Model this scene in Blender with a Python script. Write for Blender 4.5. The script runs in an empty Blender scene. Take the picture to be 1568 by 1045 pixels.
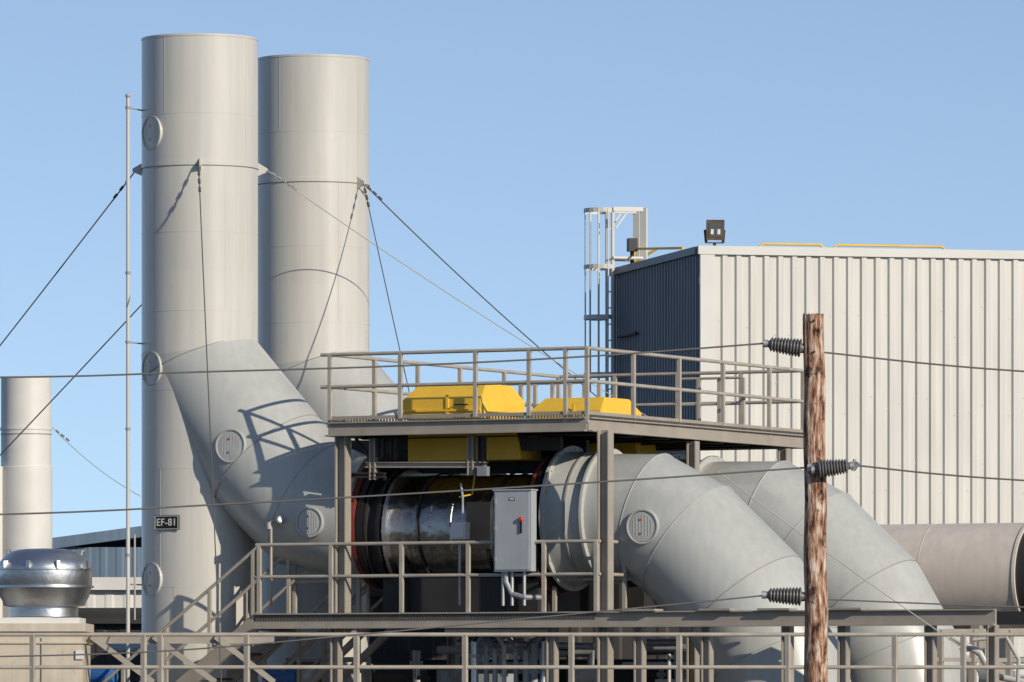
import bpy, math, random, bmesh
from mathutils import Vector, Matrix
random.seed(7)
V=Vector
scene=bpy.context.scene
TH=math.radians(27)
U=V((math.cos(TH),-math.sin(TH),0)); W=V((math.sin(TH),math.cos(TH),0)); Z=V((0,0,1))
X=V((1,0,0)); Yv=V((0,1,0))
S1=V((-4.78,0,0))
CAMD=100.0; CAMZ=2.0
def px_world(a,b,Y):
    """world position (metres) of image pixel a,b at chosen depth Y"""
    k=(CAMD+Y)/10000.0
    return V(((a-784)*k,Y,CAMZ+(1060-b)*k))
def L(t,w,z,o=S1): return o+U*t+W*w+Z*z

# ---------------------------------------------------------------- materials
def mat(name,col,rough=.5,metal=0,var=.12,scale=1.5,streak=0.0,bump=0.0,bscale=3.0,dirt=None,dirtamt=.0,spec=.5,course=0.0,courseh=1.2):
    m=bpy.data.materials.new(name); m.use_nodes=True
    nt=m.node_tree; N=nt.nodes; K=nt.links
    bs=N['Principled BSDF']; bs.inputs['Roughness'].default_value=rough; bs.inputs['Metallic'].default_value=metal
    bs.inputs['Specular IOR Level'].default_value=spec
    tc=N.new('ShaderNodeTexCoord')
    n1=N.new('ShaderNodeTexNoise'); n1.inputs['Scale'].default_value=scale; n1.inputs['Detail'].default_value=6
    K.new(tc.outputs['Object'],n1.inputs['Vector'])
    mp=N.new('ShaderNodeMapping'); mp.inputs['Scale'].default_value=(9,9,.5); K.new(tc.outputs['Object'],mp.inputs['Vector'])
    n2=N.new('ShaderNodeTexNoise'); n2.inputs['Scale'].default_value=1.0; n2.inputs['Detail'].default_value=5
    K.new(mp.outputs[0],n2.inputs['Vector'])
    r1=N.new('ShaderNodeMapRange'); r1.inputs[1].default_value=.3; r1.inputs[2].default_value=.7
    r1.inputs[3].default_value=1-var; r1.inputs[4].default_value=1+var*.4
    K.new(n1.outputs['Fac'],r1.inputs[0])
    r2=N.new('ShaderNodeMapRange'); r2.inputs[1].default_value=.35; r2.inputs[2].default_value=.7
    r2.inputs[3].default_value=1; r2.inputs[4].default_value=1-streak
    K.new(n2.outputs['Fac'],r2.inputs[0])
    mu=N.new('ShaderNodeMath'); mu.operation='MULTIPLY'; K.new(r1.outputs[0],mu.inputs[0]); K.new(r2.outputs[0],mu.inputs[1])
    fac=mu.outputs[0]
    if course>0:
        sp=N.new('ShaderNodeSeparateXYZ'); K.new(tc.outputs['Object'],sp.inputs[0])
        dv=N.new('ShaderNodeMath'); dv.operation='DIVIDE'; dv.inputs[1].default_value=courseh; K.new(sp.outputs[2],dv.inputs[0])
        fl=N.new('ShaderNodeMath'); fl.operation='FLOOR'; K.new(dv.outputs[0],fl.inputs[0])
        wn=N.new('ShaderNodeTexWhiteNoise'); wn.noise_dimensions='1D'; K.new(fl.outputs[0],wn.inputs['W'])
        rr=N.new('ShaderNodeMapRange'); rr.inputs[3].default_value=1-course; rr.inputs[4].default_value=1+course; K.new(wn.outputs['Value'],rr.inputs[0])
        m2=N.new('ShaderNodeMath'); m2.operation='MULTIPLY'; K.new(fac,m2.inputs[0]); K.new(rr.outputs[0],m2.inputs[1]); fac=m2.outputs[0]
    vm=N.new('ShaderNodeVectorMath'); vm.operation='SCALE'; vm.inputs[0].default_value=col[:3]
    K.new(fac,vm.inputs['Scale'])
    out=vm.outputs[0]
    if dirt:
        n3=N.new('ShaderNodeTexNoise'); n3.inputs['Scale'].default_value=scale*4; n3.inputs['Detail'].default_value=8; n3.inputs['Roughness'].default_value=.7
        K.new(tc.outputs['Object'],n3.inputs['Vector'])
        r3=N.new('ShaderNodeMapRange'); r3.inputs[1].default_value=.55; r3.inputs[2].default_value=.72; r3.inputs[4].default_value=dirtamt
        K.new(n3.outputs['Fac'],r3.inputs[0])
        mx=N.new('ShaderNodeMix'); mx.data_type='RGBA'; mx.inputs[7].default_value=(*dirt,1)
        K.new(r3.outputs[0],mx.inputs[0]); K.new(out,mx.inputs[6]); out=mx.outputs[2]
    K.new(out,bs.inputs['Base Color'])
    if bump>0:
        nb=N.new('ShaderNodeTexNoise'); nb.inputs['Scale'].default_value=bscale; nb.inputs['Detail'].default_value=2
        K.new(tc.outputs['Object'],nb.inputs['Vector'])
        b=N.new('ShaderNodeBump'); b.inputs['Strength'].default_value=bump; b.inputs['Distance'].default_value=.1
        K.new(nb.outputs['Fac'],b.inputs['Height']); K.new(b.outputs[0],bs.inputs['Normal'])
    return m
M={}
M['stack']=mat('stack_paint',(.55,.53,.48),.30,var=.06,scale=.6,streak=.09,bump=.06,bscale=1.2,course=.03,dirt=(.42,.39,.34),dirtamt=.25)
M['duct']=mat('duct_paint',(.465,.47,.44),.34,var=.10,scale=.8,streak=.09,bump=.07,bscale=1.5,dirt=(.34,.33,.30),dirtamt=.4)
M['seam']=mat('seam_paint',(.32,.32,.30),.5)
M['dkseam']=mat('dark_seam',(.16,.15,.14),.6)
M['steel']=mat('structural_paint',(.33,.295,.245),.6,var=.15,scale=3,dirt=(.2,.13,.08),dirtamt=.35)
M['rail']=mat('handrail_paint',(.40,.36,.30),.55,var=.18,scale=4,dirt=(.22,.14,.08),dirtamt=.3)
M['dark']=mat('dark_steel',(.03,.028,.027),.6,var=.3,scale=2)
M['black']=mat('black_rubber',(.012,.011,.011),.5)
M['grate']=mat('grating_steel',(.11,.10,.085),.7,var=.3,scale=5)
M['red']=mat('red_gasket',(.25,.04,.028),.6,var=.35,scale=6)
M['redp']=mat('red_plastic',(.55,.03,.03),.4)
M['shiny']=mat('weathered_aluminium',(.42,.405,.385),.27,1,var=.4,scale=2.2,bump=.3,bscale=3.5,dirt=(.11,.10,.085),dirtamt=.65)
M['alu']=mat('aluminium',(.60,.61,.62),.38,1,var=.15,scale=3,bump=.1,bscale=5)
M['galv']=mat('galvanised',(.42,.43,.44),.5,.5,var=.25,scale=6)
M['yellow']=mat('yellow_paint',(.82,.50,.045),.5,var=.1,scale=2.5,dirt=(.35,.22,.05),dirtamt=.35)
M['cab']=mat('cabinet_paint',(.37,.395,.41),.45,var=.08,scale=3,streak=.08)
M['white']=mat('white_paint',(.66,.64,.595),.5,var=.08,scale=2)
M['beige']=mat('beige_cladding',(.68,.595,.515),.45,var=.08,scale=1.5,streak=.1,bump=.08,bscale=2)
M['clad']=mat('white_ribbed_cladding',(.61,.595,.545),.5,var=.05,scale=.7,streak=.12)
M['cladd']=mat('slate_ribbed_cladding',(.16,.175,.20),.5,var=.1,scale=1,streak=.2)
M['trim']=mat('cladding_trim',(.60,.59,.55),.45,var=.05)
M['hood']=mat('hood_paint',(.58,.51,.40),.6,var=.15,scale=2,streak=.15,dirt=(.3,.22,.14),dirtamt=.5)
M['wire']=mat('wire_steel',(.09,.085,.08),.6)
M['wirel']=mat('wire_galvanised',(.45,.44,.41),.5,.2)
M['insul']=mat('insulator_glaze',(.13,.125,.12),.35,var=.3,scale=12)
M['glass']=mat('lamp_glass',(.25,.27,.28),.08,.7)
M['brown']=mat('rusty_steel',(.12,.08,.055),.8,var=.4,scale=5)
M['blue']=mat('blue_paint',(.03,.14,.42),.5)
M['bluegrey']=mat('bluegrey_cladding',(.13,.19,.26),.6,var=.1,scale=1,streak=.2)
M['conc']=mat('concrete',(.30,.285,.26),.85,var=.2,scale=2)
M['ground']=mat('asphalt_yard',(.07,.066,.06),.9,var=.35,scale=.5,dirt=(.12,.10,.08),dirtamt=.6)
M['wirec']=mat('line_conductor',(.16,.15,.14),.55,.2)

# ---------------------------------------------------------------- builder
class B:
    def __init__(s,name): s.n=name; s.v=[]; s.f=[]; s.m=[]; s.mats=[]
    def mi(s,k):
        if k not in s.mats: s.mats.append(k)
        return s.mats.index(k)
    def add(s,vs,fs,k):
        o=len(s.v); i=s.mi(k); s.v+= [tuple(v) for v in vs]
        for f in fs: s.f.append([a+o for a in f]); s.m.append(i)
    def box(s,c,ax,sz,k):
        c=V(c); a,b,d=[V(ax[i])*sz[i]/2 for i in range(3)]
        vs=[c+a*i+b*j+d*l for i in(-1,1) for j in(-1,1) for l in(-1,1)]
        s.add(vs,[(0,1,3,2),(4,6,7,5),(0,4,5,1),(2,3,7,6),(0,2,6,4),(1,5,7,3)],k)
    def beam(s,a,b,w,h,k,up=Z):
        a=V(a);b=V(b);d=(b-a); l=d.length; d.normalize()
        if abs(d.dot(up))>.99: up=U
        x=d.cross(up).normalized(); y=x.cross(d)
        s.box((a+b)/2,(d,x,y),(l,w,h),k)
    def ibeam(s,a,b,w,h,k,up=Z,t=.02):
        a=V(a);b=V(b);d=(b-a).normalized()
        if abs(d.dot(up))>.99: up=U
        x=d.cross(up).normalized(); y=x.cross(d)
        s.beam(a,b,t,h-2*t-.001,k,up)
        for q in(-1,1):
            s.beam(a+y*q*(h/2-t/2),b+y*q*(h/2-t/2),w,t,k,up)
    def tube(s,pts,r,k,n=12,caps=True):
        pts=[V(p) for p in pts]; m=len(pts)
        rs=r if isinstance(r,(list,tuple)) else [r]*m
        ds=[(pts[i+1]-pts[i]).normalized() for i in range(m-1)]
        e=ds[0].cross(V((.3,.9,.1)) if abs(ds[0].y)<.8 else V((.9,.2,.3))).normalized()
        vs=[]
        for i in range(m):
            d=ds[min(i,m-2)] if i==0 or i==m-1 else ds[i-1]
            if i>0:
                dd=ds[i-1]; e=(e-dd*e.dot(dd)).normalized()
            f=d.cross(e)
            nrm=d if i in(0,m-1) else (ds[i-1]+ds[i]).normalized()
            for j in range(n):
                a=2*math.pi*j/n
                p=(e*math.cos(a)+f*math.sin(a))*rs[i]
                p=p-d*(p.dot(nrm)/d.dot(nrm))
                vs.append(pts[i]+p)
        fs=[]
        for i in range(m-1):
            for j in range(n):
                q=(j+1)%n; fs.append((i*n+j,i*n+q,(i+1)*n+q,(i+1)*n+j))
        if caps: fs.append(tuple(range(n-1,-1,-1))); fs.append(tuple(range((m-1)*n,m*n)))
        s.add(vs,fs,k)
    def lathe(s,o,ax,prof,k,n=48,closed=False):
        o=V(o);ax=V(ax).normalized()
        e=ax.cross(V((.2,.9,.3)) if abs(ax.y)<.8 else V((1,.1,.2))).normalized(); f=ax.cross(e)
        vs=[o+ax*h+(e*math.cos(2*math.pi*j/n)+f*math.sin(2*math.pi*j/n))*r for h,r in prof for j in range(n)]
        m=len(prof); fs=[]
        for i in range(m if closed else m-1):
            i2=(i+1)%m
            for j in range(n):
                q=(j+1)%n; fs.append((i*n+j,i*n+q,i2*n+q,i2*n+j))
        s.add(vs,fs,k)
    def ring(s,o,ax,r0,r1,w,k,n=64): # rectangular section ring
        s.lathe(o,ax,[(-w/2,r0),(-w/2,r1),(w/2,r1),(w/2,r0)],k,n,True)
    def done(s,parent=None,ang=14):
        me=bpy.data.meshes.new(s.n); me.from_pydata(s.v,[],s.f)
        for k in s.mats: me.materials.append(M[k])
        for p,i in zip(me.polygons,s.m): p.material_index=i
        me.update()
        bm=bmesh.new(); bm.from_mesh(me); bmesh.ops.recalc_face_normals(bm,faces=bm.faces); bm.to_mesh(me); bm.free()
        me.shade_smooth(); me.set_sharp_from_angle(angle=math.radians(ang))
        ob=bpy.data.objects.new(s.n,me); scene.collection.objects.link(ob)
        if parent: ob.parent=parent
        return ob
def empty(n):
    e=bpy.data.objects.new(n,None); scene.collection.objects.link(e); return e
def bolts(b,o,ax,r,n,k,br=.018,h=.03):
    ax=V(ax).normalized(); e=ax.cross(V((.2,.9,.3))).normalized(); f=ax.cross(e)
    for j in range(n):
        a=2*math.pi*j/n; p=V(o)+(e*math.cos(a)+f*math.sin(a))*r
        b.tube([p-ax*h,p+ax*h],br,k,6)

# ---------------------------------------------------------------- camera
cam=bpy.data.cameras.new('camera'); co=bpy.data.objects.new('camera',cam); scene.collection.objects.link(co)
co.location=(0,-CAMD,CAMZ); co.rotation_euler=(math.radians(90),0,0)
cam.sensor_width=36; cam.lens=36*100/15.68; cam.shift_y=(1060-522.5)/1568
cam.clip_start=1; cam.clip_end=8000; scene.camera=co

# ---------------------------------------------------------------- light
AZ=math.radians(42); EL=math.radians(22)
tosun=V((math.sin(AZ)*math.cos(EL),-math.cos(AZ)*math.cos(EL),math.sin(EL)))
sl=bpy.data.lights.new('sun','SUN'); sl.energy=4.15; sl.angle=math.radians(.5); sl.color=(1,.905,.76)
so=bpy.data.objects.new('sun',sl); scene.collection.objects.link(so); so.rotation_euler=tosun.to_track_quat('Z','Y').to_euler(); so.location=(40,-40,40)
w=bpy.data.worlds.new('World'); scene.world=w; w.use_nodes=True
nt=w.node_tree; N=nt.nodes; K=nt.links
bg=N['Background']; sk=N.new('ShaderNodeTexSky'); sk.sky_type='NISHITA'; sk.sun_disc=False
sk.sun_elevation=EL; sk.sun_rotation=math.pi-AZ; sk.air_density=1.0; sk.dust_density=.1; sk.ozone_density=4.5
tc=N.new('ShaderNodeTexCoord'); sp=N.new('ShaderNodeSeparateXYZ'); K.new(tc.outputs['Generated'],sp.inputs[0])
ab=N.new('ShaderNodeMath'); ab.operation='ABSOLUTE'; K.new(sp.outputs[2],ab.inputs[0])
ml=N.new('ShaderNodeMath'); ml.operation='MULTIPLY_ADD'; ml.inputs[1].default_value=1.5; ml.inputs[2].default_value=.085; K.new(ab.outputs[0],ml.inputs[0])
cb=N.new('ShaderNodeCombineXYZ'); K.new(sp.outputs[0],cb.inputs[0]); K.new(sp.outputs[1],cb.inputs[1]); K.new(ml.outputs[0],cb.inputs[2])
nm=N.new('ShaderNodeVectorMath'); nm.operation='NORMALIZE'; K.new(cb.outputs[0],nm.inputs[0]); K.new(nm.outputs[0],sk.inputs[0])
hs=N.new('ShaderNodeHueSaturation'); hs.inputs['Saturation'].default_value=.80; hs.inputs['Value'].default_value=.97
K.new(sk.outputs[0],hs.inputs['Color']); K.new(hs.outputs[0],bg.inputs[0]); bg.inputs[1].default_value=.14
scene.view_settings.view_transform='Standard'; scene.view_settings.look='None'; scene.view_settings.exposure=0

# ---------------------------------------------------------------- ground
g=B('ground'); g.add([(-3000,-400,0),(3000,-400,0),(3000,6000,0),(-3000,6000,0)],[(0,1,2,3)],'ground'); g.done()

# ---------------------------------------------------------------- stacks and ducts
RS=.89; TOP=12.0
def access_panel(b,p,n,r,k='duct',out=.035):
    n=V(n).normalized(); p=p+n*(out-.075)
    b.lathe(p-n*.06,n,[(0,r+.02),(.125,r+.02),(.13,r+.005),(.125,r-.012),(.105,r-.014)],k,40)
    b.lathe(p-n*.06,n,[(.05,r-.014),(.112,r-.02),(.116,r-.05),(.116,0.001)],k,40)
    s=Z.cross(n).normalized(); up=n.cross(s)
    for i in range(-3,4):
        x=i*r*.2; h=math.sqrt(max(0,(r*.72)**2-x*x))
        b.box(p+n*.057+s*x,(s,up,n),(.014,2*h,.005),k)
    for sx in(-1,1):
        b.box(p+n*.063+up*sx*r*.42-s*r*.1,(s,up,n),(.018,.03,.012),'redp' if sx>0 else 'dkseam')
def train(o,ext,first):
    root=empty('exhaust_stack')
    b=B('stack_shell')
    b.lathe(o,Z,[(0,RS),(TOP,RS),(TOP,RS-.015),(TOP-3,RS-.015)],'stack',96)
    b.ring(o+Z*(TOP-.02),Z,RS-.02,RS+.006,.03,'stack',96)
    b.ring(o+Z*10.03,Z,RS-.01,RS+.008,.07,'stack',96)
    b.ring(o+Z*10.00,Z,RS-.01,RS+.009,.012,'dkseam',96)
    for z in (10.8,9.0,7.8,6.6,5.4,3.6,2.4): b.ring(o+Z*z,Z,RS-.01,RS+.003,.014,'stack',96)
    for z0,z1,a in ((10.05,12,.95),(7.8,10,.5),(6.6,7.8,1.2),(10.8,12,-.6),(3.6,5.4,-.7),(2,3.6,-.4)):
        p=o+V((math.sin(a),-math.cos(a),0))*RS; b.box(p+Z*(z0+z1)/2,(V((math.cos(a),math.sin(a),0)),V((math.sin(a),-math.cos(a),0)),Z),(.012,.006,z1-z0),'stack')
    if first:
        for z in (10.52,6.93,3.72):
            a=math.radians(-54); n=V((math.sin(a),-math.cos(a),0)); access_panel(b,o+n*RS+Z*z,n,.245,'stack',.012)
    for a in ((3,95,-95,180) if first else (53,-95,180)):
        n=V((math.sin(math.radians(a)),-math.cos(math.radians(a)),0)); s=Z.cross(n)
        pts=[o+n*(RS-.02)+Z*10.12,o+n*(RS-.02)+Z*9.9,o+n*(RS+.15)+Z*9.97,o+n*(RS+.15)+Z*10.02]
        b.add([p+s*.012 for p in pts]+[p-s*.012 for p in pts],[(0,1,2,3),(7,6,5,4),(0,4,5,1),(1,5,6,2),(2,6,7,3),(3,7,4,0)],'stack')
    b.done(root)
    d=B('branch_duct')
    P=[(-.02,7.25),(.0,7.05),(1.22,5.5),(1.95,4.85),(2.75,4.62),(3.1,4.62)]
    R=[.882,.90,1.02,1.0,.95,.93]
    d.tube([o+U*t+Z*z for t,z in P],R,'duct',80)
    def seam(P,R,i,kk='seam',dr=.004,wd=.02):
        a=V((P[i-1][0],P[i-1][1]));c=V((P[i][0],P[i][1]));e=V((P[i+1][0],P[i+1][1]))
        d1=(c-a).normalized();d2=(e-c).normalized();bs=(d1+d2).normalized()
        ax=U*bs.x+Z*bs.y; p=o+U*c.x+Z*c.y; f=W; g2=ax.cross(f); k1=1/d1.dot(bs)
        pts=[p+f*math.cos(q*math.pi/36)*(R[i]+dr)+g2*math.sin(q*math.pi/36)*(R[i]*k1+dr) for q in range(73)]
        d.tube(pts,wd*.4,kk,6,False)
    for i in (1,2): seam(P,R,i)
    seam(P,R,3,'duct')
    d.ring(L(3.1,0,4.62,o),U,.80,1.0,.05,'duct')
    access_panel(d,L(1.1,0,5.72,o)-W*.985,-W+V((0,0,.05)),.24)
    access_panel(d,L(2.45,0,4.55,o)-W*.965,-W,.21)
    x=ext
    Q=[(7.0,4.60),(7.65+x,4.58),(8.3+x,4.22),(9.22+x,3.35),(9.72+x,2.55),(9.98+x,1.6),(10.05+x,0)]
    RQ=[.93,.94,.98,1.0,.98,.94,.92]
    d.tube([o+U*t+Z*z for t,z in Q],RQ,'duct',80)
    seam(Q,RQ,1,'duct');seam(Q,RQ,2,'duct'); seam(Q,RQ,3); seam(Q,RQ,4,'duct')
    if first: access_panel(d,L(8.0+x,0,4.42,o)-W*.965,-W,.24)
    d.ring(L(6.38,0,4.58,o),U,.6,1.08,.05,'duct')
    bolts(d,L(6.38,0,4.58,o),U,1.03,36,'galv',.013,.035)
    d.lathe(L(6.4,0,4.58,o),U,[(0,1.0),(.12,.99),(.6,.90)],'duct',72)
    d.ring(L(6.72,0,4.58,o),U,.85,.99,.03,'seam')
    d.ring(L(7.0,0,4.6,o),U,.8,1.02,.04,'duct')
    d.done(root)
    f=B('axial_fan'); zf=4.42; rf=.83
    f.ring(L(3.16,0,zf+.1,o),U,.6,.98,.08,'red')
    f.ring(L(3.27,0,zf+.05,o),U,.6,.96,.10,'black')
    f.ring(L(3.36,0,zf+.03,o),U,.6,.93,.04,'dark')
    f.ring(L(3.45,0,zf,o),U,.5,.86,.22,'dark')
    f.ring(L(3.58,0,zf,o),U,.5,.95,.05,'black')
    f.ring(L(3.68,0,zf,o),U,.5,.93,.06,'alu')
    bolts(f,L(3.66,0,zf,o),U,.90,30,'galv')
    f.lathe(L(3.7,0,zf,o),U,[(0,rf),(1.0,rf),(1.01,rf+.01),(1.06,rf+.01),(1.07,rf),(2.3,rf),(2.45,rf)],'shiny',96)
    for t in (4.05,4.4,5.2,5.6): f.ring(L(t,0,zf,o),U,rf-.02,rf+.010,.018,'shiny')
    for t,k in ((4.3,'dark'),(5.45,'black')):
        f.tube([L(t+.1*math.sin(a*.9+t),0,zf,o)+(W*-math.cos(a)+Z*math.sin(a))*(rf+.03) for a in [i*.12-.9 for i in range(22)]],.016,k,8)
    f.ring(L(6.0,0,zf,o),U,.5,.97,.05,'black')
    f.lathe(L(6.05,0,zf,o),U,[(0,.9),(.1,.95),(.2,.93)],'dark',64)
    f.ring(L(6.15,0,zf+.08,o),U,.6,1.05,.07,'red')
    f.ring(L(6.25,0,zf+.12,o),U,.6,1.05,.08,'black')
    f.box(L(5.25,-rf-.0,zf+.05,o),(U,W,Z),(.4,.1,.7),'dark')
    for t in (3.9,5.7): f.box(L(t,0,3.6,o),(U,W,Z),(.1,1.5,1.0),'dark')
    f.box(L(4.8,.1,3.45,o),(U,W,Z),(2.6,1.4,.5),'dark')
    f.done(root)
    return root
S2=S1+W*3.6
r1=train(S1,0,True); r2=train(S2,.3,False); r2.name='exhaust_stack.001'

# EF-81 sign
a=math.radians(-31); n=V((math.sin(a),-math.cos(a),0)); s=V((math.cos(a),math.sin(a),0)); c=S1+n*(RS+.012)+Z*(2+2.575)
root=empty('stack_number_sign')
b=B('plate'); b.box(c,(s,n,Z),(.45,.02,.225),'black')
for dz in(-1,1): b.box(c+n*.012+Z*dz*.098,(s,n,Z),(.43,.006,.009),'white')
for dx in(-1,1): b.box(c+n*.012+s*dx*.21,(s,n,Z),(.009,.006,.187),'white')
b.done(root)
cu=bpy.data.curves.new('lettering','FONT'); cu.body='EF-81'; cu.size=.155; cu.align_x='CENTER'; cu.align_y='CENTER'; cu.extrude=.002; cu.offset=.001; cu.space_character=1.05
to=bpy.data.objects.new('lettering',cu); scene.collection.objects.link(to)
to.matrix_world=Matrix(((s.x,0,n.x,0),(s.y,0,n.y,0),(0,1,0,0),(0,0,0,1))).to_4x4(); to.location=c+n*.014
cu.materials.append(M['white']); to.parent=root

# ---------------------------------------------------------------- railings / platforms
def rails(b,pts,heights,posts,r=.027,k='rail',toe=None):
    pts=[V(p) for p in pts]
    for h in heights: b.tube([p+Z*h for p in pts],r,k,10)
    seg=[];acc=0
    for i in range(len(pts)-1):
        l=(pts[i+1]-pts[i]).length; seg.append((acc,acc+l,pts[i],pts[i+1])); acc+=l
    for q in posts:
        for s0,s1,a,c in seg:
            if s0-1e-4<=q<=s1+1e-4:
                p=a.lerp(c,(q-s0)/(s1-s0)); b.beam(p-Z*.05,p+Z*max(heights),.055,.055,k); break
def at_px(O,D,px):
    k=(px-784)/10000.0
    return (k*(CAMD+O.y)-O.x)/(D.x-k*D.y)
P1=V((-2.71,-2.8,0)); P0=P1+U*4.27
ZU=5.98
root=empty('upper_platform')
b=B('deck')
cor=[P1,P0,P0+W*7.6,P1+W*7.6]
ctr=(P1+P0)/2+W*3.8
b.box(ctr+Z*(ZU-.03),(U,W,Z),(4.2,7.5,.03),'grate')
for a,c in zip(cor,cor[1:]+cor[:1]):
    d=(c-a).normalized(); nn=d.cross(Z)
    b.beam(a+Z*(ZU-.075),c+Z*(ZU-.075),.05,.17,'steel')
    b.beam(a+nn*.03+Z*(ZU-.165),c+nn*.03+Z*(ZU-.165),.12,.022,'steel')
    b.beam(a+nn*.03+Z*(ZU+.020),c+nn*.03+Z*(ZU+.020),.10,.018,'steel')
    l=(c-a).length; nb=int(l/.05)
    for i in range(nb):
        b.box(a+d*(i+.5)*l/nb+nn*.03+Z*(ZU+.045),(d,nn,Z),(.022,.02,.05),'grate')
    b.beam(a+nn*.0+Z*(ZU+.095),c+nn*.0+Z*(ZU+.095),.012,.05,'steel')
for i in range(1,8): b.ibeam(P1+W*i*.95+Z*(ZU-.12)+U*.05,P0+W*i*.95+Z*(ZU-.12)-U*.05,.1,.15,'dark')
b.done(root)
b=B('handrail')
H=[1.04,.56]
fr=[0]+[at_px(P1,U,x) for x in (613,728,810,866)]+[4.27]
rails(b,[P1+Z*ZU,P0+Z*ZU],H,fr)
rs_=[at_px(P0,W,x) for x in (970,1040,1107,1178)]+[7.6]
rails(b,[P0+Z*ZU,P0+W*7.6+Z*ZU],H,rs_)
rails(b,[P1+Z*ZU,P1+W*7.6+Z*ZU],H,[1.4,2.8,4.2,5.7,7.6])
rails(b,[P1+W*7.6+Z*ZU,P0+W*7.6+Z*ZU],H,[1.0,2.1,3.2])
for h in H: b.tube([P1-U*.15+Z*(ZU+h),P1+Z*(ZU+h)],.027,'rail',10)
q0=P1+U*.6+W*4.6+Z*ZU
rails(b,[q0,q0+U*1.6],[.78,.45],[0,.25,.5,.8,1.1,1.35,1.6],.02)
q0=P0-U*1.2+W*5.6+Z*ZU
rails(b,[q0,q0+U*1.1],[.85,.45],[0,.35,.7,1.1],.02)
b.done(root)
b=B('columns')
def col(px,off,z0,z1,w=.18):
    t=at_px(P1-W*off,U,px); p=P1-W*off+U*t
    b.ibeam(p+Z*z0,p+Z*z1,w,w,'steel')
    return p
pc1=col(525,-.12,2.9,ZU-.16); pc2=col(927,-.12,0,ZU-.16)
for s_ in (3.6,6.9):
    for q in (P1+U*.2,P0+U*.0):
        b.ibeam(q+W*s_,q+W*s_+Z*(ZU-.2),.15,.15,'steel')
def px_plane(px,py,off):  # image pixel px,py to world, on the platform front plane shifted by off
    O=P1+W*off; t=at_px(O,U,px); p=O+U*t; d=CAMD+p.y
    return V((p.x,p.y,CAMZ+(1060-py)*d/10000))
for px,y0,y1,k in ((572,672,735,'steel'),(584,672,700,'dark'),(604,672,705,'dark'),(722,668,728,'steel'),(738,668,712,'dark')):
    b.ibeam(px_plane(px,y0,.3),px_plane(px,y1,.3),.1,.1,k)
b.ibeam(px_plane(562,712,.32),px_plane(745,712,.32),.12,.09,'steel')
b.ibeam(px_plane(520,728,.3),px_plane(590,728,.3),.1,.08,'dark')
b.beam(px_plane(545,672,.35),px_plane(590,735,.35),.04,.04,'dark')
b.box(px_plane(740,722,.25),(U,W,Z),(.16,.1,.14),'galv')
b.beam(px_plane(610,680,1.0),px_plane(860,680,1.0),.1,.2,'dark'); b.beam(px_plane(540,700,1.9),px_plane(900,700,1.9),.1,.5,'dark')
b.done(root)

# lower platform
ZL=3.12
root=empty('lower_platform')
A0=P1+U*at_px(P1,U,392); A1=P1+U*at_px(P1,U,915); A2=P1+U*at_px(P1,U,1525)
b=B('deck')
lw=(A1-A0).length
b.box((A0+A1)/2+W*.6+Z*(ZL-.03),(U,W,Z),(lw,1.2,.03),'grate')
b.beam(A0+Z*(ZL-.06),A2+Z*(ZL-.06),.05,.19,'steel')
b.beam(A0+Z*(ZL-.165)-W*.03,A2+Z*(ZL-.165)-W*.03,.13,.022,'steel')
b.beam(A0+Z*(ZL+.045)-W*.03,A2+Z*(ZL+.045)-W*.03,.11,.02,'steel')
nb=int(lw/.05)
for i in range(nb): b.box(A0+U*(i+.5)*lw/nb-W*.03+Z*(ZL-.01),(U,W,Z),(.02,.03,.08),'grate')
b.beam(A0+W*1.2+Z*(ZL-.06),A2+W*1.2+Z*(ZL-.06),.05,.19,'dark')
for x in (395,470,560,650,740,830,912):
    t=at_px(P1,U,x); b.beam(P1+U*t+W*.03+Z*(ZL-.1),P1+U*t+W*1.17+Z*(ZL-.1),.05,.1,'dark')
for x in (515,846,980,1083,1206,1292,1425,1520):
    t=at_px(P1+W*.15,U,x); p=P1+W*.15+U*t; b.ibeam(p,p+Z*(ZL-.17),.14,.14,'steel')
for x in (985,1100,1190,1300):
    t=at_px(P1,U,x); b.box(P1+U*t+W*.0+Z*(ZL+.07),(U,W,Z),(.5,.3,.03),'steel')
b.done(root)
b=B('handrail')
fr=[at_px(P1,U,x)-at_px(P1,U,392) for x in (397,507,615,717,833,913)]
rails(b,[A0+Z*ZL,A1+Z*ZL],[1.08,.60],fr)
rails(b,[A1+Z*ZL,A1+W*1.2+Z*ZL],[1.08,.60],[.9])
rails(b,[A0+W*1.2+Z*ZL,A1+W*1.2+Z*ZL],[1.0,.55],[.0,1.1,2.2,3.3,4.4])
b.done(root)
sl_=math.tan(math.radians(37))
root=empty('access_stair')
b=B('flight')
for off in (0.0,1.1):
    a=A0+W*off+Z*(ZL-.08); e=a-U*3.2-Z*3.2*sl_*1.0
    b.beam(a,e,.06,.24,'steel')
    for h,k in ((1.05,'rail'),(.55,'rail')):
        b.tube([a+U*.05+Z*(h+.1),a-U*3.2+Z*(h+.05-3.2*sl_)],.026,k,10)
    for i in range(5):
        p=a-U*(i*.75+.05)-Z*((i*.75+.05)*sl_); b.beam(p,p+Z*1.12,.05,.05,'rail')
for i in range(13):
    p=A0+W*.55-U*(i*.25+.12)+Z*(ZL-.08-(i*.25+.12)*sl_)
    b.box(p,(U,W,Z),(.24,1.04,.035),'grate')
    b.box(p-U*.12,(U,W,Z),(.02,1.04,.05),'rail')
a=A0+W*1.6+U*.2+Z*(ZL-.2)
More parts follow.
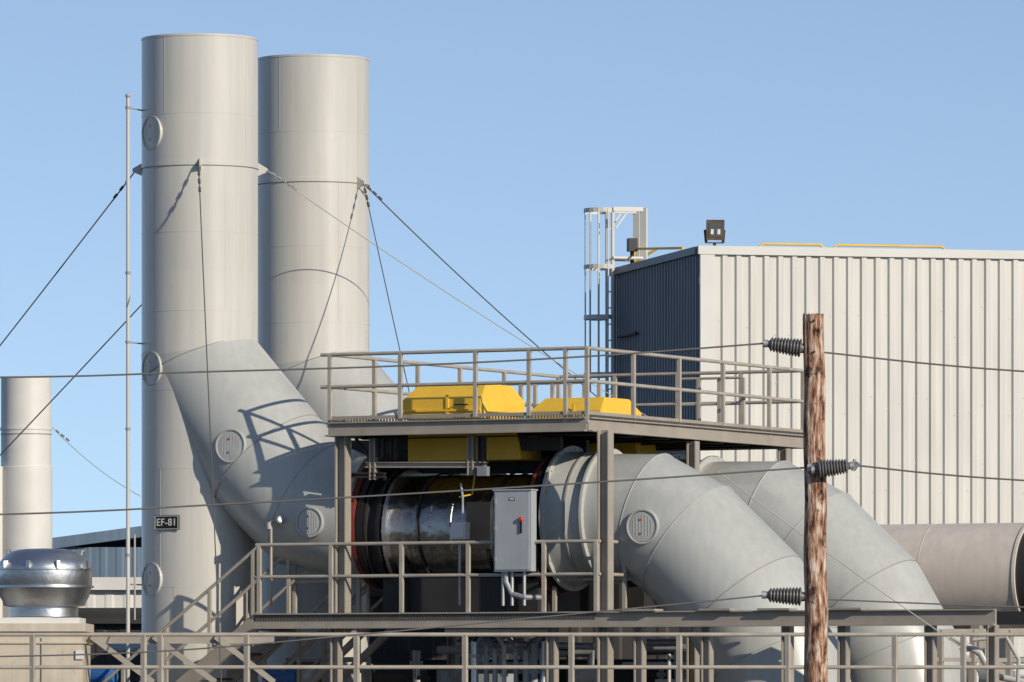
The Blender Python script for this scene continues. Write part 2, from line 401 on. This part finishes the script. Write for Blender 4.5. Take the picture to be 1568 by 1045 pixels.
for off in (0,.8):
    for h in (1.15,.7,.1): b.tube([a+W*off+U*.9+Z*(h+.0),a+W*off-U*1.3+Z*(h-2.2*.85)],.026 if h>.2 else .06,'rail',10)
    for i in range(4):
        p=a+W*off+U*(.85-i*.6)-Z*(i*.6*.85); b.beam(p,p+Z*1.12,.05,.05,'rail')
b.done(root)

# front catwalk guard rail
root=empty('walkway_guard_rail')
b=B('rail')
YF=-9
z1=2+.88*.91; z2=2+.38*.91
for z in (z1,z2): b.tube([(-16,YF,z),(16,YF,z)],.028,'rail',10)
for x in (50,220,246,378,546,712,875,1040,1206,1370,1475,1600,-60):
    p=px_world(x,972,YF); b.beam((p.x,YF,1.6),(p.x,YF,z1),.065,.065,'rail')
b.beam((-16,YF+.05,1.6),(16,YF+.05,1.6),.06,.2,'steel')
b.box((0,YF+.6,1.68),(X,Yv,Z),(32,1.2,.03),'grate')
for x in range(-15,17,3): b.beam((x,YF+.3,0),(x,YF+.3,1.5),.15,.15,'steel')
b.done(root)

# ---------------------------------------------------------------- yellow belt guards
def guard(u0,u1,w0,w1,z0,z1,name,o=S1):
    b=B(name)
    w_=w1-w0; h=z1-z0
    prof=[(w0,z0),(w0,z0+h*.55),(w0+w_*.2,z1),(w1-w_*.2,z1),(w1,z0+h*.55),(w1,z0)]
    n=len(prof)
    vs=[L(u0,a,c,o) for a,c in prof]+[L(u1-.0,a,c,o) for a,c in prof]
    for i in (2,3): vs[i]=vs[i]+U*.12; vs[n+i]=vs[n+i]-U*.07
    fs=[tuple(range(n)),tuple(range(2*n-1,n-1,-1))]+[(i,(i+1)%n,n+(i+1)%n,n+i) for i in range(n)]
    b.add(vs,fs,'yellow')
    b.box(L((u0+u1)/2,w0-.012,z0+.12,o),(U,W,Z),(u1-u0,.03,.03),'yellow')
    b.box(L(u0+.75,w0-.012,z0+.2,o),(U,W,Z),(.04,.02,.3),'yellow')
    b.tube([L(u0+.9,w0-.02,z0+.2,o),L(u0+.9,w0-.07,z0+.2,o),L(u0+1.1,w0-.07,z0+.2,o),L(u0+1.1,w0-.02,z0+.2,o)],.01,'black',6)
    for t in (u0+.1,u1-.1):
        for q in (w0+.1,w1-.1): b.beam(L(t,q,5.95,o),L(t,q,z0+.01,o),.06,.06,'dark')
    vs=[L(u0-.1,w0+.35,5.93,o),L(u1+.4,w0+.35,5.93,o),L(u1+.5,w0+.35,5.45,o),L(u0-.1,w0+.35,5.45,o)]
    vs+=[v+W*.7 for v in vs]
    b.add(vs,[(0,1,2,3),(4,7,6,5),(0,4,5,1),(1,5,6,2),(2,6,7,3),(3,7,4,0)],'yellow')
    b.done()
guard(4.05,5.35,-1.0,.45,6.06,6.58,'belt_guard')
guard(4.35,5.55,-1.0,.45,6.06,6.52,'belt_guard',S2)

# ---------------------------------------------------------------- electrical gear
root=empty('electrical_cabinet'); b=B('enclosure')
ca=px_plane(758,752,-.05); cb_=px_plane(820,752,-.05); hz=(875-752)*.0096
cc=(ca+cb_)/2; cw=(cb_-ca).length-.06
b.box(cc-Z*hz/2,(U,W,Z),(cw,.18,hz),'cab')
b.box(cc-Z*hz/2-W*.095,(U,W,Z),(cw-.05,.02,hz-.05),'cab')
b.box(cc+Z*.012,(U,W,Z),(cw+.03,.22,.02),'cab')
b.box(cc-Z*.12-W*.108,(U,W,Z),(.09,.006,.04),'black')
b.box(cc-Z*.12-W*.112,(U,W,Z),(.07,.004,.022),'white')
for z in (.15,.55,1.0): b.box(cc-Z*z-W*.107-U*(cw/2-.03),(U,W,Z),(.025,.02,.07),'galv')
b.lathe(cc-Z*.42+U*(cw/2-.15)-W*.10,-W,[(0,.035),(.04,.035),(.05,.025),(.05,.001)],'redp',20)
b.box(cc-Z*.52+U*(cw/2-.15)-W*.115,(U,W,Z),(.025,.03,.2),'black')
for x in (-.2,-.05,.15): b.tube([cc-Z*hz+U*x,cc-Z*(hz+.5)+U*x],.025,'galv',10)
b.tube([cc-Z*hz-U*.15,cc-Z*(hz+.15)-U*.15,cc-Z*(hz+.33)-U*.05,cc-Z*(hz+.38)+U*.15,cc-Z*(hz+.38)+U*.3+W*.3],.04,'galv',12)
b.done(root)
root=empty('junction_box'); b=B('box')
jc=px_plane(704,813,.35); b.box(jc,(U,W,Z),(.26,.14,.25),'white'); b.box(jc-W*.08,(U,W,Z),(.21,.02,.2),'white')
b.box(jc+Z*.09-W*.0-U*.12,(U,W,Z),(.03,.16,.07),'redp')
b.tube([jc+Z*.12+U*.05,jc+Z*.5+U*.05,jc+Z*.7+U*.02],.018,'galv',8)
b.tube([jc-Z*.12,jc-Z*1.1],.022,'galv',8); b.tube([jc+Z*.5,jc+Z*.55+W*.4,jc+Z*.9+W*.5],.012,'yellow',8)
b.done(root)
root=empty('platform_light'); b=B('fixture')
lp=px_plane(415,800,.5); b.tube([lp-Z*1.3,lp,lp+Z*.03+U*.08,lp+U*.14],.022,'rail',10)
b.lathe(lp+U*.15+Z*.03,V((.3,-.7,.2)),[(-.08,.03),(-.05,.06),(.03,.065),(.05,.045),(.055,.001)],'galv',20)
b.tube([lp-U*.03,lp-U*.03-Z*.1],.04,'wirel',12)
b.done(root)

# ---------------------------------------------------------------- slender pipe beside stack
root=empty('vent_pipe'); b=B('riser')
p=px_world(196,940,-.6); xp=p.x
zt=px_world(196,150,-.6).z
b.tube([(xp,-.6,0),(xp,-.6,zt)],.03,'stack',12)
b.lathe((xp,-.6,zt),Z,[(0,.028),(.03,.045),(.06,.03),(.07,.001)],'wirel',12)
for py in (165,524,895):
    z=px_world(0,py,-.6).z
    b.tube([(xp,-.6,z),(-5.66,-.1,z)],.012,'wirel',8)
for py in (165,418,524,657,850): b.ring(V((xp,-.6,px_world(0,py,-.6).z)),Z,.02,.040,.04,'steel',16)
b.tube([(xp+.10,-.55,3.1),(xp+.10,-.55,4.4)],.015,'wirel',8)
b.done(root)

# ---------------------------------------------------------------- guy wires
def wire(b,a,c,r,k,sag=0,n=14):
    a=V(a);c=V(c); b.tube([a.lerp(c,i/n)-Z*sag*4*(i/n)*(1-i/n) for i in range(n+1)],r,k,6)
def clamp(b,a,c,ss,k='galv'):
    a=V(a);c=V(c);d=(c-a).normalized()
    for s_ in ss: b.tube([a+d*s_,a+d*(s_+.08)],.022,k,8)
def guy(a,c,r=.010,k='wire',sag=.05,cl=(.12,.28,.44)):
    b=B('guy_wire'); wire(b,a,c,r,k,sag); clamp(b,a,c,cl,'wire' if k=='wire' else 'galv'); b.done()
guy(S1+V((0.03,-RS-.13,9.99)),V((-4.0,-8.0,0)),.010)
guy(S1+V((-RS-.12,0,9.95)),px_world(-300,905,3),.011)
guy(S2+V((-RS-.12,0,9.95)),px_world(-300,1010,7),.011)
guy(S1+V((RS+.14,.05,9.99)),px_world(1015,652,6.2),.008,'wirel',.1,(.1,.22,.34,.46,.58))
l2=S2+V((math.sin(math.radians(53))*(RS+.13),-math.cos(math.radians(53))*(RS+.13),9.99))
guy(l2,px_world(985,665,9),.011,'wire',.12)
guy(l2,px_world(640,660,-1.0),.009,'wire',.03)
guy(px_world(80,655,20),px_world(215,760,22),.008,'wirel',.1)
guy(px_world(2,655,20),px_world(-90,790,22),.008,'wirel',.1,())
b=B('guy_wire'); wire(b,px_world(1098,722,-9),px_world(1470,990,-8),.008,'wirel',.03); b.done()

# ---------------------------------------------------------------- utility pole with insulators and lines
YP=-25
root=empty('utility_pole')
b=B('shaft')
n=64; vs=[];fs=[]; H_=180
ptop=px_world(1246,482,YP); zt=ptop.z
gro=[(random.uniform(0,6.28),random.uniform(.3,zt),random.uniform(.15,.8),random.uniform(.03,.07)) for _ in range(26)]
for i in range(H_+1):
    z=zt*i/H_; r=.146-.027*(i/H_)**1.0
    cx=ptop.x+.045*(1-i/H_)+.006*math.sin(i*.17)
    for j in range(n):
        a=2*math.pi*j/n; rr=r*(1+.02*math.sin(3*a+i*.02)+.012*math.sin(11*a+1.3*math.sin(i*.06))+random.uniform(-.006,.006))
        for ga,gz,gl_,gw in gro:
            da=(a-ga+math.pi)%(2*math.pi)-math.pi
            if abs(z-gz)<gl_ and abs(da)<.2: rr-=.011*math.exp(-(da/.06)**2)*(1-((z-gz)/gl_)**2)
        vs.append((cx+rr*math.cos(a),YP+rr*math.sin(a),z+(random.uniform(-.012,.012) if i==H_ else 0)))
for i in range(H_):
    for j in range(n): q=(j+1)%n; fs.append((i*n+j,i*n+q,(i+1)*n+q,(i+1)*n+j))
fs.append(tuple(range(H_*n,(H_+1)*n)))
m=bpy.data.materials.new('weathered_pole_wood'); m.use_nodes=True; nt=m.node_tree;N=nt.nodes;K=nt.links; bs=N['Principled BSDF']; bs.inputs['Roughness'].default_value=.9
tc=N.new('ShaderNodeTexCoord'); mp=N.new('ShaderNodeMapping'); mp.inputs['Scale'].default_value=(26,26,4.5); K.new(tc.outputs['Object'],mp.inputs[0])
n1=N.new('ShaderNodeTexNoise'); n1.inputs['Scale'].default_value=1; n1.inputs['Detail'].default_value=8; n1.inputs['Roughness'].default_value=.6; K.new(mp.outputs[0],n1.inputs[0])
cr=N.new('ShaderNodeValToRGB'); e=cr.color_ramp.elements; e[0].position=.36; e[0].color=(.03,.014,.009,1); e[1].position=.64; e[1].color=(.66,.56,.46,1)
e.new(.42).color=(.19,.085,.05,1); e.new(.50).color=(.36,.20,.13,1); e.new(.56).color=(.46,.31,.22,1); K.new(n1.outputs['Fac'],cr.inputs[0])
mp2=N.new('ShaderNodeMapping'); mp2.inputs['Scale'].default_value=(8,8,5); K.new(tc.outputs['Object'],mp2.inputs[0])
n2=N.new('ShaderNodeTexNoise'); n2.inputs['Scale'].default_value=1; n2.inputs['Detail'].default_value=5; n2.inputs['Roughness'].default_value=.7; K.new(mp2.outputs[0],n2.inputs[0])
cr2=N.new('ShaderNodeValToRGB'); e=cr2.color_ramp.elements; e[0].position=.38; e[0].color=(.10,.07,.06,1); e[1].position=.44; e[1].color=(1,1,1,1); K.new(n2.outputs['Fac'],cr2.inputs[0])
mx=N.new('ShaderNodeMix'); mx.data_type='RGBA'; mx.blend_type='MULTIPLY'; mx.inputs[0].default_value=.9; K.new(cr.outputs[0],mx.inputs[6]); K.new(cr2.outputs[0],mx.inputs[7]); K.new(mx.outputs[2],bs.inputs['Base Color'])
bp=N.new('ShaderNodeBump'); bp.inputs['Strength'].default_value=1; bp.inputs['Distance'].default_value=.03; K.new(n1.outputs['Fac'],bp.inputs['Height']); K.new(bp.outputs[0],bs.inputs['Normal'])
M['wood']=m
b.add(vs,fs,'wood')
for py in (492,540,730,900):
    q=px_world(1246,py,YP); b.tube([(q.x,YP-.15,q.z),(q.x,YP+.17,q.z)],.014,'dark',8)
b.done(root,50)
def insulator(a,c):
    a=V(a);c=V(c);d=(c-a);l=d.length
    b=B('insulator')
    prof=[(-.02,.001),(-.02,.05),(l*.06,.06)]
    N_=10
    for i in range(N_):
        s=l*(.05+.80*i/N_); w_=l*.80/N_; R=.108-.028*(i/N_)**1.3
        prof+=[(s+.002,R-.024),(s+w_*.2,R-.004),(s+w_*.45,R),(s+w_*.7,R-.006),(s+w_*.92,R-.024)]
    prof+=[(l*.88,.04),(l,.034),(l,.001)]
    b.lathe(a,d,prof,'insul',28)
    b.tube([a,a-d.normalized()*.06],.05,'galv',12)
    b.ring(c-d*.03,d,.01,.045,.05,'galv',14)
    b.done(root,30)
iA0=px_world(1230,534,YP);iA1=px_world(1170,526,YP)
iB0=px_world(1250,719,YP-.2);iB1=px_world(1306,713,YP-.2)
iC0=px_world(1230,914,YP);iC1=px_world(1168,911,YP)
insulator(iA0,iA1); insulator(iB0,iB1); insulator(iC0,iC1)
b=B('bracket'); b.tube([iB1-Z*.05,iB1+V((.06,-.02,.03))],.03,'galv',8); b.tube([iB1+V((.0,0,-.06)),iB1+V((.02,0,.07))],.02,'galv',8)
b.box(iB0+V((-.05,.08,.02)),(X,Yv,Z),(.10,.1,.08),'galv')
b.done(root)
def line(pts,r=.0105):
    b=B('power_line')
    P_=[px_world(x,y,YP) for x,y in pts]; out=[]
    for i in range(len(P_)-1):
        p0=P_[max(i-1,0)];p1=P_[i];p2=P_[i+1];p3=P_[min(i+2,len(P_)-1)]
        for k in range(8):
            t=k/8; out.append(.5*((2*p1)+(p2-p0)*t+(2*p0-5*p1+4*p2-p3)*t*t+(3*p1-p0-3*p2+p3)*t**3))
    out.append(P_[-1]); b.tube(out,r,'wirec',6); b.done()
line([(-700,578),(0,578),(300,570),(600,561),(900,546),(1172,526)])
line([(1262,540),(1568,569),(2200,600)])
line([(-700,800),(0,788),(350,772),(700,752),(1000,733),(1240,716),(1310,713)])
line([(1310,713),(1568,736),(2200,765)])
line([(-300,1010),(200,1000),(560,971),(800,948),(1000,929),(1172,912)],.009)
line([(1262,918),(1568,930),(2200,950)],.009)

# ---------------------------------------------------------------- ribbed building
root=empty('industrial_building')
C0=px_world(1072,378,15); zt=C0.z
fd=V((.974,.225,0)).normalized(); ld=V((-.225,.974,0)).normalized(); fn=V((.225,-.974,0)).normalized(); lnn=-fd
def ribbed(b,o,d,nrm,length,z0,z1,pitch,depth,k):
    xs=[];x=0
    while x<length:
        xs+=[(x,0),(x+pitch*.45,0),(x+pitch*.57,depth),(x+pitch*.87,depth)]; x+=pitch
    vs=[];
    for x,h in xs:
        p=V((o.x,o.y,0))+d*x+nrm*h; vs+=[p+Z*z0,p+Z*z1]
    fs=[(2*i,2*i+2,2*i+3,2*i+1) for i in range(len(xs)-1)]
    b.add(vs,fs,k)
b=B('front_wall'); ribbed(b,C0,fd,fn,22,0,zt-.12,.255,.042,'clad'); b.done(root,5)
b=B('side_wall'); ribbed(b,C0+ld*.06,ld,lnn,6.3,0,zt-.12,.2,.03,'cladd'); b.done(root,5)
b=B('roof_and_trim')
Cb=V((C0.x,C0.y,0))
b.box(Cb+fd*11+fn*.03+Z*(zt-.06),(fd,fn,Z),(22.1,.1,.15),'trim')
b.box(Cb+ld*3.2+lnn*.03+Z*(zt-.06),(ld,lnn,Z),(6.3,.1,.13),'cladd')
b.box(Cb+fd*.12+fn*.03+Z*(zt/2-.07),(fd,fn,Z),(.26,.075,zt-.14),'trim')
b.box(Cb+fd*11+ld*3.15+Z*(zt-.1),(fd,ld,Z),(21.9,6.2,.05),'conc')
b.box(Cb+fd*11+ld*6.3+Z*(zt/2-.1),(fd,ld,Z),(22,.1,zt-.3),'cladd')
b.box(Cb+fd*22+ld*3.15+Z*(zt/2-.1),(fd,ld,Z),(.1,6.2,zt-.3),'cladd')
b.tube([Cb+ld*4.3+lnn*.08+Z*8.55,Cb+ld*5.6+lnn*.08+Z*8.55],.03,'dark',8)
b.done(root)
b=B('screws')
for zz in (8.6,7.2,5.8,4.4,3.0):
    x=.1
    while x<13:
        if random.random()<.7: b.box(Cb+fd*(x+random.uniform(-.02,.02))+fn*.006+Z*(zz+random.uniform(-.3,.3)),(fd,fn,Z),(.018,.012,.018),'white')
        x+=.255
b.done(root)
b=B('roof_safety_rail')
def yr(x0,x1,back,h):
    a=Cb+fd*x0+ld*back; c=Cb+fd*x1+ld*back
    for hh in (h,h*.5): b.tube([a+Z*zt,a+Z*(zt+hh-.05),a+fd*.07+Z*(zt+hh),c-fd*.07+Z*(zt+hh),c+Z*(zt+hh-.05),c+Z*zt],.022,'yellow',8)
    m_=int((x1-x0)/1.2)
    for i in range(1,m_): b.tube([a+fd*i*1.2+Z*zt,a+fd*i*1.2+Z*(zt+h)],.02,'yellow',8)
yr(1.9,3.1,3.0,.28); yr(3.3,5.4,3.0,.28)
a=Cb+ld*6.0+fd*.3; c=Cb+ld*2.4+fd*.3
b.tube([a+Z*zt,a+Z*(zt+.36),c+Z*(zt+.14),c+Z*zt],.024,'yellow',8)
b.tube([a+Z*(zt+.1),a+U*.5+Z*(zt+.36)],.024,'yellow',8)
b.done(root)
root=empty('caged_ladder'); b=B('ladder')
lo=Cb+ld*5.9; out=lnn
ztop=px_world(0,322,lo.y).z
for s_ in (-.22,.22): b.tube([lo+ld*s_+out*.18+Z*2,lo+ld*s_+out*.18+Z*(ztop)],.035,'trim',8)
z=2.2
while z<ztop-.9: b.tube([lo+ld*-.22+out*.18+Z*z,lo+ld*.22+out*.18+Z*z],.013,'trim',6); z+=.3
hoops=[ztop-.02,px_world(0,410,lo.y).z,px_world(0,487,lo.y).z,px_world(0,575,lo.y).z]
R_=.36
for i,hz_ in enumerate(hoops):
    pts=[lo+ld*(-.22)+out*.18]+[lo+out*(.30)+ (ld*(-math.cos(q*math.pi/12))+out*math.sin(q*math.pi/12))*R_ for q in range(13)]+[lo+ld*.22+out*.18]
    for j in range(len(pts)-1): b.beam(pts[j]+Z*hz_,pts[j+1]+Z*hz_,.014,.08,'trim')
for q in (0,2,4,6,8,10,12):
    p=lo+out*.30+(ld*(-math.cos(q*math.pi/12))+out*math.sin(q*math.pi/12))*(R_-.01)
    b.beam(p+Z*(hoops[3]-.3),p+Z*ztop,.045,.014,'trim',up=out)
for s_ in (-.26,.26):
    A=lo+ld*s_+out*.18; Bq=lo+ld*s_-out*.40
    b.beam(A+Z*ztop,Bq+Z*ztop,.05,.08,'trim'); b.beam(Bq+Z*(ztop+.03),Bq+Z*zt,.06,.13,'trim')
    b.tube([A+Z*(ztop-.9),Bq+Z*(ztop-.9)],.03,'trim',8)
    b.beam(A+Z*(ztop-.35)-out*.05,A+Z*ztop-out*.3,.03,.03,'trim')
b.box(lo-out*.22+ld*-.1+Z*(zt+.42),(out,ld,Z),(.16,.2,.24),'black')
b.tube([lo-out*.22+ld*-.1+Z*zt,lo-out*.22+ld*-.1+Z*(zt+.32)],.04,'dark',8)
b.done(root)
root=empty('floodlight'); b=B('lamp_head')
fp=Cb+fd*.33+ld*.25; z=zt
b.tube([fp+Z*z,fp+Z*(z+.1)],.03,'dark',8)
fw=V((.15,-.98,-.12)).normalized(); sd=fw.cross(Z).normalized(); upv=sd.cross(fw)
hc=fp+Z*(z+.32)
for s_ in (-1,1): b.beam(fp+Z*(z+.09)+sd*s_*.15,hc+sd*s_*.17,.02,.05,'brown')
b.beam(fp+Z*(z+.09)-sd*.16,fp+Z*(z+.09)+sd*.16,.05,.02,'brown')
b.box(hc,(sd,fw,upv),(.28,.14,.32),'dark'); b.box(hc+fw*.075+Z*0,(sd,fw,upv),(.32,.02,.36),'brown'); b.box(hc+fw*.088,(sd,fw,upv),(.24,.012,.25),'glass')
b.lathe(hc-fw*.07,-fw,[(0,.14),(.08,.11),(.12,.05),(.12,.001)],'dark',20)
for s_ in(-1,1): b.box(hc+fw*.097+sd*s_*.06+upv*-.03,(sd,fw,upv),(.05,.008,.09),'white')
b.done(root)

# ---------------------------------------------------------------- beige horizontal duct (right)
root=empty('process_duct'); b=B('shell')
e=px_world(1612,882,5); RT=.86
b.tube([e-U*5,e-U*.35],RT,'beige',72,False)
b.ring(e-U*.33,U,RT-.1,RT+.02,.05,'beige')
b.lathe(e-U*.33,U,[(0,RT-.02),(.02,RT-.05),(.02,.001)],'dark',48)
for t in (3.2,2.0): b.ring(e-U*t,U,RT-.02,RT+.004,.016,'beige')
for t in (2.9,1.1): b.box(e-U*t-Z*(RT*.5+ (e.z-RT)/2),(U,W,Z),(.15,1.2,e.z-RT*.9),'steel')
b.ring(e-U*.0,U,RT-.2,RT-.02,.6,'dark')
b.done(root)

# ---------------------------------------------------------------- left side
def small_stack(px,topy,w):
    r=empty('small_stack'); b=B('shell'); p=px_world(px,topy,20); q=V((p.x,20,0))
    b.lathe(q,Z,[(0,w+.02),(px_world(0,716,20).z,w+.02),(px_world(0,716,20).z+.01,w),(p.z,w),(p.z,w-.02),(p.z-2,w-.02)],'white',64)
    b.ring(q+Z*(p.z-.95),Z,w-.01,w+.012,.05,'white'); b.ring(q+Z*(p.z-1.05),Z,w-.01,w+.012,.015,'seam')
    b.done(r)
small_stack(40,578,.46); small_stack(-28,718,.46)
root=empty('roof_ventilator'); b=B('housing')
vp=px_world(68,945,-3); k=.97/100
o=V((vp.x,-3,0)); zz=lambda py: 2+(1060-py)*k
prof=[(945,52),(930,52),(928,62),(921,64),(915,68),(900,72),(898,73),(872,73),(866,72),(858,66),(850,58),(846,52),(843,44),(841,30),(840,.1)]
b.lathe(o,Z,[(zz(y),r*k) for y,r in prof],'alu',72)
b.ring(o+Z*zz(899),Z,.6*k*100,.735,.03,'alu'); b.ring(o+Z*zz(872),Z,.6,.735,.03,'alu')
for a in (-50,-15,20,60):
    a=math.radians(a); nn=V((math.sin(a),-math.cos(a),0)); b.box(o+nn*.72+Z*zz(866),(Z.cross(nn),nn,Z),(.05,.08,.12),'alu')
for px_ in (12,125):
    q=px_world(px_,850,-3); b.tube([q-Z*.1,q+Z*.06,q+Z*.06+V((.05,0,0))],.02,'galv',8)
b.done(root,30)
root=empty('rooftop_air_unit'); b=B('casing')
c=px_world(57,952,-3); b.box((c.x,-3,zz(952)),(X,Yv,Z),(1.35,1.4,.10),'white')
c=px_world(50,960,-3); b.box((c.x-.3,-3,zz(962)),(X,Yv,Z),(2.3,1.9,.12),'hood')
b.box((c.x-.3,-3,zz(972)/2),(X,Yv,Z),(2.2,1.8,zz(972)),'hood')
b.box((c.x-.3,-3.0,zz(985)),(X,Yv,Z),(2.26,1.86,.03),'hood')
q=px_world(122,1003,-3.92); b.box(q,(X,Yv,Z),(.12,.03,.13),'white')
for x in (-.9,-.2,.5): b.box((c.x-.3+x,-3.91,2.3),(X,Yv,Z),(.015,.02,1.0),'seam')
b.done(root)
def shed(name,x0,x1,yt,Y,kw,kr,depth=14,drop=0,wins=True):
    r=empty(name); b=B('walls'); a=px_world(x0,yt,Y); c=px_world(x1,yt,Y)
    w_=c.x-a.x
    ribbed(b,V((a.x,Y,0)),X,-Yv,w_,0,a.z-.1,.4,.015,kw)
    b.box(((a.x+c.x)/2,Y+depth/2+.1,a.z/2),(X,Yv,Z),(w_-.05,depth,a.z-.3),kw)
    z=a.z; vs=[V((a.x-.2,Y-.2,z-.15)),V((c.x+.2,Y-.2,z-.15+drop)),V((c.x+.2,Y+depth,z-.1+drop)),V((a.x-.2,Y+depth,z-.1)),V((a.x-.2,Y-.2,z+.12)),V((c.x+.2,Y-.2,z+.12+drop)),V((c.x+.2,Y+depth,z+.15+drop)),V((a.x-.2,Y+depth,z+.15))]
    b.add(vs,[(0,1,2,3),(7,6,5,4),(0,4,5,1),(1,5,6,2),(2,6,7,3),(3,7,4,0)],kr)
    n_=max(1,int(w_/2.5))
    if wins:
        for i in range(n_): b.box((a.x+(i+.5)*w_/n_,Y-.07,a.z*.4),(X,Yv,Z),(w_/n_*.5,.05,.9),'dark')
    b.done(r)
shed('warehouse',90,300,832,60,'bluegrey','bluegrey',14,.5,False)
shed('site_office',118,330,893,40,'white','white',8)
shed('site_office',-120,95,905,45,'bluegrey','conc',8)
shed('dark_fill_box',128,400,942,12,'dark','dark',4,0,False)  # added plain dark box that fills the dark low area at left
shed('shade_backdrop',560,1400,850,12.0,'dark','dark',2,0,False)  # added backdrop, its near-black colour stands in for shade behind the ducts
shed('shade_backdrop_low',330,900,900,7,'dark','dark',3,0,False)  # added lower backdrop, coloured dark as the shade between the platforms
# ---------------------------------------------------------------- process pipework under the decks
root=empty('process_pipework'); b=B('pipes')
ks=['galv','white','brown','steel','cab','dark','wirel']
for x in (727,745,758,772,790,806,818,832):
    p=px_world(x,960,-2.5); r=random.choice((.04,.055,.07,.035)); zt_=random.uniform(2.75,2.95)
    b.tube([(p.x,-2.5,0),(p.x,-2.5,zt_-.15),(p.x+random.choice((-.1,.1)),-2.4,zt_),(p.x+.1,-1.5,zt_)],r,random.choice(('galv','alu','white','cab')),14)
    b.ring(V((p.x,-2.5,random.uniform(2.2,2.6))),Z,r*.8,r*1.7,.05,'galv',16)
b.tube([px_world(682,965,-3.2),px_world(842,965,-3.8)],.035,'white',10)
b.tube([px_world(700,985,-2),px_world(910,990,-2.6)],.05,'galv',10)
for i in range(60):
    x=random.uniform(130,1560); y=random.uniform(975,1050); Y=random.uniform(-1,5)
    if x<400: Y=random.uniform(3,5)
    p=px_world(x,y,Y); l=random.uniform(.5,2.5); k=random.choice(ks); r=random.choice((.03,.04,.06,.09))
    if random.random()<.55: b.tube([p,p+U*l,p+U*l-Z*3],r,k,10)
    else: b.tube([p+Z*.1,p-Z*2.5],r,k,10); b.ring(p-Z*.1,Z,r*.7,r*1.8,.06,k,14)
for i in range(38):
    x=random.uniform(400,1560); y=random.uniform(990,1060); Y=random.uniform(0,6); p=px_world(x,y,Y)
    b.box(p-Z*.5,(U,W,Z),(random.uniform(.2,.6),.4,random.uniform(.6,1.2)),random.choice(('brown','brown','dark','cab','steel','dark','galv','white')))
for x,k in ((150,'blue'),(430,'blue'),(455,'white'),(600,'dark'),(900,'white'),(1120,'blue'),(1500,'galv')):
    p=px_world(x,1036,-.5); b.lathe(p,U,[(-.25,.001),(-.25,.12),(-.1,.14),(.2,.14),(.3,.1),(.3,.001)],k,20)
b.done(root)
root=empty('pipe_rack'); b=B('frame')
for x in (1440,1490,1545,1590):
    p=px_world(x,965,-4); b.beam((p.x,-4,0),p,.08,.08,'steel')
b.beam(px_world(1430,968,-4),px_world(1640,966,-4),.08,.08,'rail'); b.beam(px_world(1430,1010,-4),px_world(1640,1012,-4),.06,.06,'rail')
b.tube([px_world(1455,975,-5),px_world(1500,1000,-5),px_world(1520,1035,-5),px_world(1600,1050,-5)],.05,'wirel',12)
b.tube([px_world(1490,980,-5.3),px_world(1540,975,-5.3),px_world(1560,1010,-5.3),px_world(1558,1060,-5.3)],.03,'wirel',12)
for x0,x1 in ((140,235),(235,330),(330,420)): b.beam(px_world(x0,975,-3.5),px_world(x1,1045,-3.5),.06,.08,'steel')
b.beam(px_world(130,978,-3.4),px_world(420,978,-3.4),.1,.15,'steel')
b.box(px_world(700,1020,4.5)-Z*1,(U,W,Z),(11,.3,2.2),'dark')  # added dark panel behind the clutter, under-deck shade put into its colour
b.done(root)
